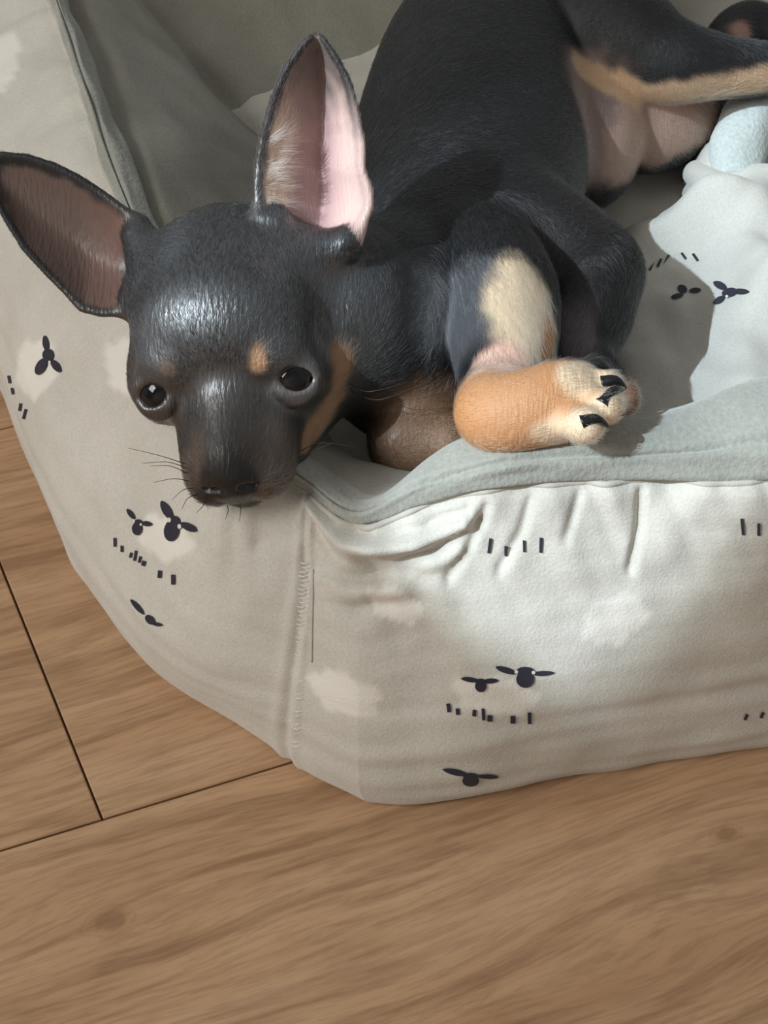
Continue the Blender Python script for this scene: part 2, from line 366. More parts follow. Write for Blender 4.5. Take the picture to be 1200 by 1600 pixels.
md = wall.modifiers.new('thick', 'SOLIDIFY'); md.thickness = 0.02; md.offset = 0

# ------------------------------------------------------------------ prints on the fabric
def decal(bvh, ring_px, mat, name, parent, off=0.00045, rings=3):
    ring_px = np.asarray(ring_px, float); c = ring_px.mean(0); V_, F_ = [], []; n = len(ring_px)
    pts = [c]+[c+(p-c)*k/rings for k in range(1, rings+1) for p in ring_px]
    for p in pts:
        h, nn = hit(bvh, *p)
        if h is None: return None
        V_.append(h+nn*off)
    for i in range(n): F_.append((0, 1+(i+1) % n, 1+i))
    for k in range(rings-1):
        for i in range(n):
            a, b = 1+k*n+i, 1+k*n+(i+1) % n
            F_.append((a, b, b+n, a+n))
    # keep only pieces that do not jump across a silhouette
    sz = max(np.ptp(ring_px[:, 0]), np.ptp(ring_px[:, 1]))/3600
    F_ = [f for f in F_ if max((V_[f[0]]-V_[q]).length for q in f) < max(sz*1.2, .006)]
    V0 = np.array([tuple(v) for v in V_]); base = V0.mean(0)
    dm = mesh(name, V0, F_)
    o = obj(name, dm, mat, parent)
    o.matrix_parent_inverse = Matrix.Translation(-parent.parent.location)
    return o
def ell(cx, cy, a, b, ang=0, n=18, pw=1.0):
    ca_, sa_ = math.cos(math.radians(ang)), math.sin(math.radians(ang)); out = []
    for k in range(n):
        t = 2*math.pi*k/n; x = a*math.cos(t); y = b*math.sin(t)*(abs(math.sin(t))**(pw-1) if pw != 1 else 1)
        out.append((cx+x*ca_-y*sa_, cy+x*sa_+y*ca_))
    return out
def blob(cx, cy, a, b, ang=0, n=30, seed=0):
    e = np.array(ell(0, 0, a, b, ang, n)); k = np.array([1+0.10*math.sin(5*2*math.pi*i/n+seed)+0.05*math.sin(9*2*math.pi*i/n+seed*2) for i in range(n)])
    return e*k[:, None]+np.array([cx, cy])
CV = np.array([v.co[:] for v in cover.data.vertices]); PRN = np.zeros(len(CV))
def body_print(cx, cy, a, b, ang=0, n=30, seed=0):
    h, nn = hit(bed_bvh, cx, cy); hx, _ = hit(bed_bvh, cx+24, cy); hy, _ = hit(bed_bvh, cx, cy+24)
    ex = (np.array(hx)-np.array(h))/24; ey = (np.array(hy)-np.array(h))/24; nn = np.cross(ex, ey); nn = nn/np.linalg.norm(nn)
    q = CV-np.array(h); Mx = np.linalg.lstsq(np.stack([ex, ey], 1), q.T, rcond=None)[0]
    c_, s_ = math.cos(math.radians(ang)), math.sin(math.radians(ang)); x_ = (Mx[0]*c_+Mx[1]*s_)/a; y_ = (-Mx[0]*s_+Mx[1]*c_)/b
    th = np.arctan2(y_, x_); r_ = np.hypot(x_, y_)/(1+.09*np.sin(5*th+seed)+.05*np.sin(9*th+2*seed)); far = np.abs(q@np.array(nn))
    np.maximum(PRN, np.where(far < .025, np.clip((1.06-r_)/.16, 0, 1), 0), out=PRN)
def sheep(face, ears, legs, body, bvh=bed_bvh, parent=bed, eyes=()):
    loc = parent.location.copy()
    if face or ears or legs:
        grp = bpy.data.objects.new('sheep_print', None); C.objects.link(grp); grp.parent = parent; parent = grp
    for b_ in body: body_print(*b_)
    for e in ears: decal(bvh, ell(*e, pw=1.3), M_printd, 'sheep_ear_print', parent, 0.0006)
    for e in face: decal(bvh, ell(*e), M_printd, 'sheep_face_print', parent, 0.0007)
    for e in eyes: decal(bvh, ell(*e, n=10), M_stitch, 'sheep_eye_print', parent, 0.0009, 2)
    for x, y, w, h, a in legs: decal(bvh, [(x+p*math.cos(math.radians(a))-q*math.sin(math.radians(a)), y+p*math.sin(math.radians(a))+q*math.cos(math.radians(a))) for p, q in ((-w, -h), (w, -h), (w, h), (-w, h))], M_printd, 'sheep_leg_print', parent, 0.0006, 1)
# beside the dog's left ear
sheep([(66, 573, 8, 14, 30), (77, 555, 9, 10, 0)], [(73, 537, 5, 13, -8), (89, 572, 6, 12, -38)], [(16, 593, 2, 6, -10), (21, 611, 2, 5, -10), (33, 636, 2, 6, 10), (40, 647, 2, 8, 15)], [(54, 576, 32, 48, 12, 30, 1)], eyes=[(80, 567, 2, 3, 0)])
# under the nose
sheep([(216, 826, 8, 10, 0), (218, 816, 6, 5, 0)], [(206, 803, 10, 4, 52), (231, 818, 9, 4, 8)], [], [(255, 840, 46, 34, 25, 30, 2)], eyes=[(212, 814, 2, 2, 0), (223, 819, 2, 2, 0)])
sheep([(270, 829, 12, 17, 8), (274, 814, 9, 9, 0)], [(262, 797, 17, 7, 60), (296, 823, 15, 6, 25)], [(181, 847, 2, 7, 0), (192, 857, 2, 5, 0), (206, 867, 2, 4, 15), (213, 868, 2, 8, 10), (220, 874, 2, 5, 15), (226, 880, 3, 4, 15), (251, 897, 3, 6, 5), (272, 905, 3, 8, 0)], [], eyes=[(267, 812, 3, 4, 0), (283, 822, 3, 4, 0)])
# half hidden at the lower edge
sheep([(236, 968, 9, 6, 45)], [(216, 948, 16, 4, 48), (247, 975, 9, 3, 10)], [], [])
# front face
sheep([(751, 1071, 9, 9, 0), (751, 1064, 8, 5, 0)], [(735, 1061, 15, 4, 8), (766, 1063, 13, 4, -4)], [(701, 1105, 3, 7, -8), (715, 1111, 3, 5, -5), (741, 1113, 3, 5, 5), (755, 1115, 2.5, 9, -4), (765, 1121, 4, 5, 0), (801, 1123, 4, 6, 0), (827, 1121, 3, 9, 0)], [(775, 1088, 68, 30, 8, 30, 3)])
sheep([(820, 1060, 14, 13, 0), (820, 1048, 14, 8, 0)], [(790, 1046, 17, 5, 18), (848, 1051, 18, 4, -3)], [], [], eyes=[(806, 1048, 3, 3, 0), (833, 1049, 3, 3, 0)])
sheep([(735, 1218, 13, 9, 0), (735, 1211, 12, 5, 0)], [(711, 1205, 20, 5, 12), (762, 1212, 17, 3.5, 2)], [], [])
sheep([], [], [(765, 852, 2.5, 12, 8), (790, 860, 2.5, 8, 2), (819, 853, 2, 9, 2), (845, 851, 2.5, 12, 2)], [(618, 945, 44, 26, 25, 30, 4), (535, 1085, 60, 30, 20, 30, 5), (960, 968, 55, 36, -18, 30, 6), (10, 95, 20, 42, 15, 30, 7), (200, 575, 30, 44, -5, 30, 8)])
sheep([], [], [(1160, 822, 2.5, 13, -4), (1185, 826, 2.5, 10, 0), (1165, 1119, 2.5, 5, 25), (1190, 1116, 2.5, 5, 25)], [])
pa_ = cover.data.attributes.new('fade', 'FLOAT', 'POINT'); pa_.data.foreach_set('value', PRN.astype(np.float32))
# stitching down the corner seam
V_, F_ = [], []
for k in range(44):
    y = 880+k*6.8; x = 482-(y-880)*0.055+2*math.sin(k*1.7)
    h, nn = hit(bed_bvh, x-12, y); h2, _ = hit(bed_bvh, x+2, y+1)
    if h and h2 and (h-h2).length < .01:
        a, f = tube([tuple(h-nn*.0003), tuple((h+h2)/2+nn*.0003), tuple(h2-nn*.0003)], 0.00035, 5)
        F_ += [tuple(i+len(V_) for i in q) for q in f]; V_ += a
st = bed_child('seam_stitching', mesh('seam_stitching', V_, F_), M_stitch); st['kind'] = 'stuff'
line = []
for y in range(890, 1035, 6):
    h, nn = hit(bed_bvh, 489-(y-890)*0.01, y); line.append(tuple(h+nn*0.0002))
bed_child('seam_edge', mesh('seam_edge', *tube(line, 0.00035, 6)), M_thread)

# ------------------------------------------------------------------ blanket crumpled in the bed
bl_poly = [P(975, 352, .068), P(1062, 335, .066), P(1070, 270, .066), P(1112, 236, .066), P(1220, 190, .066), P(1330, 260, .066), P(1330, 640, .068), P(1250, 735, .070), P(1080, 750, .070), P(975, 740, .070), P(940, 600, .068), P(930, 440, .068)]
bl_poly = np.array([p[:2] for p in bl_poly])
def inside_dist(q):
    d = 9; ins = False; n = len(bl_poly)
    for i in range(n):
        a, b = bl_poly[i], bl_poly[(i+1) % n]; e = b-a; t = np.clip(np.dot(q-a, e)/np.dot(e, e), 0, 1)
        d = min(d, np.linalg.norm(q-a-t*e))
        if (a[1] > q[1]) != (b[1] > q[1]) and q[0] < (b[0]-a[0])*(q[1]-a[1])/(b[1]-a[1])+a[0]: ins = not ins
    return d if ins else -d
folds = [(P(1075, 262, .08), P(1100, 330, .08), P(1165, 360, .08), .014, .013), (P(1095, 245, .08), P(1150, 290, .08), P(1230, 310, .08), .013, .016),
         (P(1085, 340, .08), P(1140, 385, .08), P(1190, 470, .08), .012, .013), (P(1180, 330, .08), P(1215, 400, .08), P(1210, 480, .08), .016, .016),
         (P(1000, 360, .08), P(1080, 350, .08), P(1130, 350, .08), .010, .007), (P(1165, 455, .08), P(1180, 540, .08), P(1170, 600, .08), .014, .006)]
def seg_d(q, a, b): e = b[:2]-a[:2]; t = np.clip(np.dot(q-a[:2], e)/np.dot(e, e), 0, 1); return np.linalg.norm(q-a[:2]-t*e)
lo, hi = bl_poly.min(0)-.004, bl_poly.max(0)+.004; st_ = 0.0022
gx = np.arange(lo[0], hi[0], st_); gy = np.arange(lo[1], hi[1], st_)
idx = {}; V_ = []
for i, x in enumerate(gx):
    for j, y in enumerate(gy):
        q = np.array([x, y]); e = inside_dist(q)
        if e < -0.001: continue
        h = 0.0655+0.012*(1-math.exp(-max(e, 0)/.006))
        for a, b, c, w, am in folds:
            d = min(seg_d(q, a, b), seg_d(q, b, c)); h += am*math.exp(-(d/w)**2)*(1-math.exp(-max(e, 0)/.008))
        h += .0045*noise.noise(Vector((x*30, y*30, 8)))+.0022*noise.noise(Vector((x*70, y*55, 3)))
        # it climbs the front wall of the bed a little
        rise = max(0, (.478-y)/.045); h += .045*min(1.2, rise)**2
        idx[(i, j)] = len(V_); V_.append((x, y, h))
F_ = [(idx[(i, j)], idx[(i+1, j)], idx[(i+1, j+1)], idx[(i, j+1)]) for (i, j) in idx if (i+1, j) in idx and (i, j+1) in idx and (i+1, j+1) in idx]
blanket = bpy.data.objects.new('blanket', None); C.objects.link(blanket); blanket.location = (float(bl_poly[:, 0].mean()), float(bl_poly[:, 1].mean()), 0.065)
tag(blanket, 'crumpled white sheep-print blanket lying in the bed beside the dog', 'blanket')
def bl_child(name, me, mat):
    o = obj(name, me, mat, blanket); o.matrix_parent_inverse = Matrix.Translation(-blanket.location); return o
cloth = bl_child('cloth', mesh('cloth', V_, F_), M_blanket)
ml = cloth.modifiers.new('thick', 'SOLIDIFY'); ml.thickness = 0.0015
# fleece side turned up in a soft roll
path = [P(1150, 285, .085), P(1152, 235, .092), P(1170, 195, .096), P(1210, 172, .096), P(1260, 190, .09), P(1300, 240, .085)]
tt = np.linspace(0, len(path)-1.001, 40); pc = catmull(np.array(path), tt, False)
rr = 0.0165*np.sin(np.linspace(.25, math.pi-.3, 40))**0.45
V_, F_ = tube(pc, rr, 28)
V_ = [np.array(v)+0.0022*np.array(noise.noise_vector(Vector(np.array(v)*55))) for v in V_]
bl_child('fleece_fold', mesh('fleece_fold', V_, F_), fabric('pale_mint_fleece', srgb(200, 207, 203), srgb(188, 196, 192), fuzz=.5, weave=500, bumps=.6))
V_, F_ = tube(catmull(np.array([P(1082, 268, .078), P(1120, 290, .086), P(1165, 312, .09), P(1215, 318, .088)]), np.linspace(0, 2.999, 24), False), .0085*np.sin(np.linspace(.3, 2.6, 24))**.4, 16)
V_ = [np.array(v)+0.002*np.array(noise.noise_vector(Vector(np.array(v)*60))) for v in V_]
bl_child('hem_fold', mesh('hem_fold', V_, F_), M_blanket)
bpy.context.view_layer.update()
bl_bvh = bvh_of([cloth])
sheep([(1066, 453, 8, 6, 30)], [(1058, 464, 10, 4, -12), (1086, 455, 10, 4, -5)], [(1002, 424, 2, 7, 25), (1018, 416, 2, 8, 25), (1030, 412, 2, 7, 25), (1041, 408, 2, 9, 25), (1068, 401, 2, 6, -35), (1087, 403, 2, 7, -35)], [], bl_bvh, blanket)
sheep([(1141, 458, 13, 7, -15)], [(1126, 447, 12, 6, 25), (1158, 456, 14, 4.5, 0), (1124, 470, 11, 5, -30)], [], [], bl_bvh, blanket, eyes=[(1137, 465, 3, 2, 0)])

# ------------------------------------------------------------------ the dog: one body from a signed distance field
def axis(segs):
    out = []
    for a, b, h in segs: out += list(np.arange(a, b, h))
    return np.array(out, np.float32)
XS = axis([(-.215, .03, .00105), (.03, .165, .0013), (.165, .30, .0025)])
YS = axis([(.335, .535, .00105), (.535, .66, .0016), (.66, 1.02, .0026)])
ZS = axis([(.045, .105, .002), (.105, .272, .00105)])
G = np.full((len(XS), len(YS), len(ZS)), 0.05, np.float32)
def box(lo, hi, m):
    s = []
    for A, l, h in zip((XS, YS, ZS), lo, hi): s.append(slice(max(0, np.searchsorted(A, l-m)-1), min(len(A), np.searchsorted(A, h+m)+1)))
    return tuple(s)
def coords(s): return XS[s[0]][:, None, None], YS[s[1]][None, :, None], ZS[s[2]][None, None, :]
def smin(a, b, k):
    h = np.maximum(k-np.abs(a-b), 0)/k; return np.minimum(a, b)-h*h*k*0.25
def put(s, d, k, sub=False):
    if sub: G[s] = -smin(-G[s], d, k)
    else: G[s] = smin(G[s], d, k)
def ellipsoid(c, r, R=np.eye(3), k=.006, sub=False):
    c = np.asarray(c, float); r = np.asarray(r, float); ext = np.sqrt(((R*r)**2).sum(1))
    s = box(c-ext, c+ext, k+.008)
    if any(q.start >= q.stop for q in s): return
    X, Y, Z = coords(s); X = X-np.float32(c[0]); Y = Y-np.float32(c[1]); Z = Z-np.float32(c[2])
    k0 = 0; k1 = 0
    for i in range(3):
        l = X*np.float32(R[0, i])+Y*np.float32(R[1, i])+Z*np.float32(R[2, i]); q = l/np.float32(r[i]); k0 = k0+q*q; q = q/np.float32(r[i]); k1 = k1+q*q
    k0 = np.sqrt(k0); k1 = np.sqrt(k1)+1e-6
    put(s, (k0*(k0-1)/k1).astype(np.float32), k, sub)
def cone(a, b, ra, rb, k=.006, sub=False):
    a = np.asarray(a, float); b = np.asarray(b, float); r = max(ra, rb)
    s = box(np.minimum(a, b)-r, np.maximum(a, b)+r, k+.008)
    if any(q.start >= q.stop for q in s): return
    X, Y, Z = coords(s); e = b-a; ee = float(e@e)
    t = ((X-a[0])*e[0]+(Y-a[1])*e[1]+(Z-a[2])*e[2])/ee; t = np.clip(t, 0, 1).astype(np.float32)
    d = np.sqrt((X-a[0]-t*e[0])**2+(Y-a[1]-t*e[1])**2+(Z-a[2]-t*e[2])**2)-(ra+(rb-ra)*t)
    put(s, d.astype(np.float32), k, sub)
def chain(pts, rad, k=.008, n=5):
    pts = np.array(pts); t = np.linspace(0, len(pts)-1.0001, (len(pts)-1)*n+1); pc = catmull(pts, t, False)
    rr_ = np.interp(t, np.arange(len(pts)), rad)
    for i in range(len(t)-1): cone(pc[i], pc[i+1], rr_[i], rr_[i+1], k if i == 0 else min(k, .004))

# --- head pose: nose axis, up axis
def rot(yaw, pitch, roll):
    # local x right in the picture, y along the nose, z up
    F0 = np.array([0, -1., 0]); U0 = np.array([0, 0, 1.]); X0 = np.array([1., 0, 0])
    B = np.stack([X0, F0, U0], 1)
    cy, sy = math.cos(yaw), math.sin(yaw); cq, sq = math.cos(pitch), math.sin(pitch); cr, sr = math.cos(roll), math.sin(roll)
    Ry = np.array([[cy, -sy, 0], [sy, cy, 0], [0, 0, 1]]); Rp = np.array([[1, 0, 0], [0, cq, -sq], [0, sq, cq]]); Rr = np.array([[cr, 0, sr], [0, 1, 0], [-sr, 0, cr]])
    return B @ Ry @ Rp @ Rr
EYE = {-1: (-.0275, .0315, .0050), 1: (.0275, .0315, .0050)}        # front of each eyeball
NOSE = (0, .0645, -.009)
def proj(p):
    q = np.asarray(p)-CO; d = q@FW; return np.array([600+FPX*(q@RT)/d, 800-FPX*(q@UP)/d])
marks = [(EYE[-1], (242, 621)), (EYE[1], (461, 592)), (NOSE, (354, 754)), ((0, .003, .042), (318, 402))]
def resid(x):
    R = rot(*x[:3]); o = x[3:]; r = []
    for l, t in marks: r += list((proj(o+R@np.array(l))-t)/4.0)
    r += [x[0]/.06, (x[1]+.03)/.05, x[2]/.06]
    return np.array(r)
x = np.array([0, 0, 0, *D(355, 560, .555)])
for it in range(40):
    r0 = resid(x); J = np.stack([(resid(x+np.eye(6)[i]*1e-5)-r0)/1e-5 for i in range(6)], 1)
    x = x-np.linalg.lstsq(J, r0, rcond=None)[0]*0.7
HR, HO = rot(*x[:3]), x[3:]
print('HEAD', np.round(np.degrees(x[:3]), 1), np.round(HO, 3), [np.round(proj(HO+HR@np.array(l))) for l, _ in marks])
H = lambda a, b, c: HO+HR@(np.array([a, b, c])/100.0)
cm = lambda *a: np.array(a)/100.0

# --- trunk and neck
chain([P(655, 470, .118), P(705, 370, .112), P(735, 240, .110), P(765, 120, .108), P(845, -10, .106), P(960, -90, .10)], [.044, .053, .0575, .0575, .055, .045], k=.01)
chain([H(0.3, -2.6, -0.6), P(560, 500, .140), P(655, 480, .122)], [.034, .036, .042], k=.012)
cone(P(640, 560, .112), P(700, 480, .112), .036, .046, k=.012)                 # breast
ellipsoid(P(915, 200, .098), cm(3.0, 4.8, 3.8), k=.012)                        # belly
# --- head
ellipsoid(H(0, -1.2, 0.9), cm(3.80, 4.2, 3.25), HR, k=.008)
ellipsoid(H(0, 0.9, 1.35), cm(3.1, 2.2, 2.5), HR, k=.008)
for s in (-1, 1):
    ellipsoid(H(s*2.55, 0.5, -0.9), cm(1.65, 2.3, 1.75), HR, k=.008)
    ellipsoid(H(s*1.75, 2.0, 1.15), cm(1.35, 1.15, .95), HR, k=.006)
    ellipsoid(H(s*2.42, 2.28, 0.0), cm(1.13, 1.13, 1.10), HR, k=.005)          # eye mound
    ellipsoid(H(.12+s*1.0, 4.50, -1.95), cm(1.14, 1.85, 1.25), HR, k=.006)         # upper lip
    ellipsoid(H(.15+s*1.25, 3.0, -1.35), cm(1.0, 1.6, 1.1), HR, k=.008)
cone(H(0, 1.8, -0.6), H(0, 4.8, -1.25), .0195, .0125, k=.008)
cone(H(0, 2.6, 0.15), H(0, 5.4, -0.55), .0092, .0074, k=.008)
cone(H(0, 1.5, -1.9), H(.1, 4.9, -2.70), .0150, .0100, k=.004)                  # lower jaw
ellipsoid(H(0, 5.85, -1.32), cm(1.10, .78, 1.05), HR, k=.003)                   # nose pad
ellipsoid(H(0, 5.6, -1.9), cm(.7, .65, .8), HR, k=.004)
for s in (-1, 1):
    ellipsoid(H(s*.50, 6.52, -1.38), cm(.24, .30, .18), HR, k=.0015, sub=True)
    ellipsoid(H(s*.86, 6.28, -1.48), cm(.20, .25, .09), HR, k=.001, sub=True)
cone(H(0, 6.68, -1.55), H(0, 6.3, -2.5), .0006, .0006, k=.001, sub=True)
for s in (-1, 1):                                                              # mouth line
    cone(H(s*.15, 6.25, -2.65), H(.1+s*1.15, 5.4, -2.95), .0005, .0006, k=.0012, sub=True)
    cone(H(.1+s*1.15, 5.4, -2.95), H(s*1.95, 3.3, -2.6), .0006, .0005, k=.0012, sub=True)
for s in (-1, 1): cone(H(s*.06, -1.5, 4.55), H(s*.03, 1.2, 4.0), .0005, .0004, k=.002, sub=(s > 0))
cone(H(2.5, 0.0, -2.7), H(1.5, 3.0, -2.75), .0195, .0115, k=.008)               # throat and jowl pressed on the rim
# --- ears as curved leaves
ears = []
def ear(rows_, d0, d1, bowl, tc, vshape, thick):
    rows_ = np.array(rows_, float); s_ = rows_[:, 0]; smp = []; info = []
    for s in np.linspace(0, 1, 110):
        l = np.array([np.interp(s, s_, rows_[:, 1]), np.interp(s, s_, rows_[:, 2])]); r = np.array([np.interp(s, s_, rows_[:, 3]), np.interp(s, s_, rows_[:, 4])])
        n = max(4, int(np.linalg.norm(r-l)/2.2))
        for t in np.linspace(0, 1, n):
            p = l+(r-l)*t; q = abs(t-tc)/(tc if t < tc else 1-tc)
            b = (1-q**vshape)*bowl*(math.sin(math.pi*min(1, .18+.82*s*0.98))**.6)
            smp.append(D(p[0], p[1], d0+(d1-d0)*s+b)); info.append((s, t))
    smp = np.array(smp); ears.append((smp, np.array(info)))
    E_lo, E_hi = smp.min(0)-.004, smp.max(0)+.004; bx = box(E_lo, E_hi, .006)
    sub = np.full(G[bx].shape, .05, np.float32); X, Y, Z = XS[bx[0]], YS[bx[1]], ZS[bx[2]]
    for p, (s, t) in zip(smp, info):
        rad = thick*(1-.35*s); m = .0042
        a = [slice(np.searchsorted(A, c-m), np.searchsorted(A, c+m)+1) for A, c in zip((X, Y, Z), p)]
        d = np.sqrt((X[a[0]][:, None, None]-p[0])**2+(Y[a[1]][None, :, None]-p[1])**2+(Z[a[2]][None, None, :]-p[2])**2)-rad
        v = sub[tuple(a)]; np.minimum(v, d, out=v)
    put(bx, sub, .007)
dR = float((H(2.5, -1.6, 2.6)-CO)@FW); dL = float((H(-3.2, -1.2, 1.2)-CO)@FW)
ear([(0, 425, 360, 545, 385), (.1, 404, 335, 566, 355), (.2, 402, 300, 578, 322), (.3, 404, 262, 577, 296), (.38, 407, 240, 566, 268), (.5, 413, 205, 566, 225), (.65, 427, 155, 558, 178), (.8, 446, 108, 545, 128), (.92, 470, 74, 524, 88), (1, 486, 58, 503, 58)], dR, dR-.016, .024, .60, 1.05, .0019)
ear([(0, 222, 345, 190, 488), (.15, 190, 326, 160, 489), (.3, 160, 303, 128, 482), (.45, 124, 279, 104, 456), (.6, 85, 259, 72, 424), (.75, 42, 245, 38, 388), (.9, 0, 241, 2, 330), (1, -24, 254, -20, 284)], dL, dL-.004, .012, .55, 1.6, .0019)
cone(H(-2.4, -1.3, 2.0), D(215, 372, dL), .011, .006, k=.006); cone(H(-2.6, -.9, .9), D(206, 462, dL), .008, .004, k=.005)
cone(H(2.4, -1.8, 2.4), D(430, 352, dR), .012, .006, k=.008); cone(H(3.1, -1.8, 1.8), D(535, 384, dR), .012, .006, k=.008)
# --- eyes: sockets and lids
def ray_sphere(px, py, c, r):
    d = ray(px, py); d = d/np.linalg.norm(d); oc = CO-c; b = oc@d; q = b*b-(oc@oc-r*r)
    return CO+d*(-b-math.sqrt(max(q, 0)))
eyes = []
EYE_R = .0096
for s_ in (-1, 1):
    gl = np.array([s_*.30, .77, .56]); gl /= np.linalg.norm(gl); g = HR@gl
    c = HO+HR@np.array(EYE[s_])-g*EYE_R
    ex = HR[:, 0]-(HR[:, 0]@g)*g; ex /= np.linalg.norm(ex); ey = np.cross(ex, g); ey = ey if ey@HR[:, 2] > 0 else -ey
    ti = math.radians(-6 if s_ == 1 else 8); ex, ey = ex*math.cos(ti)+ey*math.sin(ti), -ex*math.sin(ti)+ey*math.cos(ti)
    eyes.append((s_, c, g, ex, ey))
    aw, ah = math.radians(56 if s_ == 1 else 50), math.radians(37 if s_ == 1 else 35)
    def lid(t, kw=1.0, kh=1.0, r=EYE_R):
        a, b = math.cos(t)*aw*kw, math.copysign(abs(math.sin(t))**1.25, math.sin(t))*ah*kh
        d = g+ex*math.tan(min(a, 1.2) if a > 0 else max(a, -1.2))+ey*math.tan(b); return c+d/np.linalg.norm(d)*r
    ellipsoid(c+g*EYE_R, (EYE_R*math.sin(aw)*.95, EYE_R*math.sin(ah)*.95, .0065), np.stack([ex, ey, g], 1), k=.001, sub=True)
    m = 20; rp = [lid(2*math.pi*i/m, r=EYE_R+.0001) for i in range(m)]
    for i in range(m): cone(rp[i], rp[(i+1) % m], .0011, .0011, k=.0018)
    for kw, kh, r, q in ((1.12, 1.62, .0010, (.15, .85)), (1.15, -1.6, .0008, (.2, .8))):      # folds of skin above and below
        up = [lid(math.pi*t, kw, kh, EYE_R+.0010) for t in np.linspace(q[0], q[1], 9)]
        for i in range(8): cone(up[i], up[i+1], r, r, k=.0025)
# --- forelegs
# near leg: shoulder, forearm dropping to the folded wrist, paw lying on the rim
chain([P(745, 420, .142), P(775, 470, .146), P(788, 545, .148), P(785, 605, .150)], [.026, .0235, .0185, .0125], k=.008)
chain([P(785, 605, .152), P(768, 640, .158), P(800, 648, .160)], [.0115, .0112, .0115], k=.004)
chain([P(764, 648, .158), P(820, 640, .162), P(875, 628, .163), P(895, 622, .162)], [.0112, .0120, .0128, .0110], k=.004)
toes = [((870, 603), (927, 580), .0066, .0046, .164), ((885, 612), (949, 602), .0066, .0048, .168), ((885, 630), (946, 636), .0068, .0056, .170), ((875, 650), (916, 664), .0068, .0058, .169)]
for (a, b, ra, rb, tz) in toes:
    cone(P(*a, .165), P(*b, tz), ra, rb, k=.0022)
    ellipsoid(P(b[0]-4, b[1], tz+.0006), (rb*1.18, rb*1.12, rb*1.12), k=.002)
# far leg behind it: upper arm to the elbow, forearm going down
chain([P(770, 380, .125), P(850, 398, .126), P(930, 428, .122)], [.038, .028, .018], k=.010)
chain([P(930, 428, .122), P(922, 490, .120), P(905, 560, .118), P(975, 626, .116)], [.0195, .0170, .0125, .0055], k=.006)
cone(P(862, 505, .150), P(847, 590, .150), .0015, .0030, k=.002)              # ridge added in place of a sunlit sliver of tan fur
cone(P(700, 570, .112), P(640, 690, .105), .024, .016, k=.008)                 # tan foreleg, painted brown for the shade it lies in
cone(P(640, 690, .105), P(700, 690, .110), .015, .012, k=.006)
# --- hind legs
chain([P(850, -10, .125), P(930, 40, .135), P(1030, 92, .135), P(1120, 105, .130), P(1230, 108, .125)], [.044, .034, .0205, .0145, .0105], k=.010)
chain([P(930, 150, .100), P(1000, 195, .095), P(1065, 190, .090), P(1120, 120, .085)], [.030, .0235, .0185, .012], k=.008)
chain([P(1120, 120, .085), P(1140, 60, .085), P(1175, 40, .085), P(1215, 60, .082)], [.012, .0125, .0125, .011], k=.005)

# --- surface nets
def surface_nets(F, xs, ys, zs):
    ins = F < 0
    c = np.zeros(tuple(n-1 for n in F.shape), np.uint8)
    for a in (0, 1):
        for b in (0, 1):
            for d in (0, 1): c += ins[a:F.shape[0]-1+a, b:F.shape[1]-1+b, d:F.shape[2]-1+d]
    act = np.argwhere((c > 0) & (c < 8)); del c
    vid = np.full(tuple(n-1 for n in F.shape), -1, np.int32); vid[tuple(act.T)] = np.arange(len(act))
    acc = np.zeros((len(act), 3)); cnt = np.zeros(len(act)); Ax = (xs, ys, zs)
    for ax in range(3):
        for a in (0, 1):
            for b in (0, 1):
                o0 = [0, 0, 0]; oth = [q for q in range(3) if q != ax]; o0[oth[0]] = a; o0[oth[1]] = b; o1 = list(o0); o1[ax] = 1
                i0 = act+o0; i1 = act+o1; f0 = F[tuple(i0.T)]; f1 = F[tuple(i1.T)]; m = (f0 < 0) != (f1 < 0)
                t = np.where(m, f0/np.where(m, f0-f1, 1), 0)
                p0 = np.stack([Ax[q][i0[:, q]] for q in range(3)], 1); p1 = np.stack([Ax[q][i1[:, q]] for q in range(3)], 1)
                acc += np.where(m[:, None], p0+(p1-p0)*t[:, None], 0); cnt += m
    verts = acc/cnt[:, None]; quads = []
    for ax in range(3):
        sl0 = [slice(None)]*3; sl1 = [slice(None)]*3; sl0[ax] = slice(0, -1); sl1[ax] = slice(1, None)
        ch = np.argwhere(ins[tuple(sl0)] != ins[tuple(sl1)]); u, v = [(1, 2), (2, 0), (0, 1)][ax]
        ok = (ch[:, u] > 0) & (ch[:, v] > 0) & (ch[:, u] < F.shape[u]-1) & (ch[:, v] < F.shape[v]-1); ch = ch[ok]
        e = np.eye(3, dtype=int)
        q = [vid[tuple((ch-e[u]-e[v]).T)], vid[tuple((ch-e[v]).T)], vid[tuple(ch.T)], vid[tuple((ch-e[u]).T)]]
        q = np.stack(q, 1); fl = ~ins[tuple(ch.T)]; q[fl] = q[fl][:, ::-1]; quads.append(q)
    return verts, np.concatenate(quads)
DV, DQ = surface_nets(G, XS, YS, ZS); del G
# drop loose scraps: keep the largest connected piece
lab = np.arange(len(DV))
for it in range(400):
    m = lab[DQ].min(1); new = lab.copy()
    for k in range(4): np.minimum.at(new, DQ[:, k], m)
    new = new[new]
    if (new == lab).all(): break
    lab = new
big = np.bincount(lab).argmax(); keep = lab == big; remap = np.cumsum(keep)-1
DQ = remap[DQ[keep[DQ].all(1)]]; DV = DV[keep]
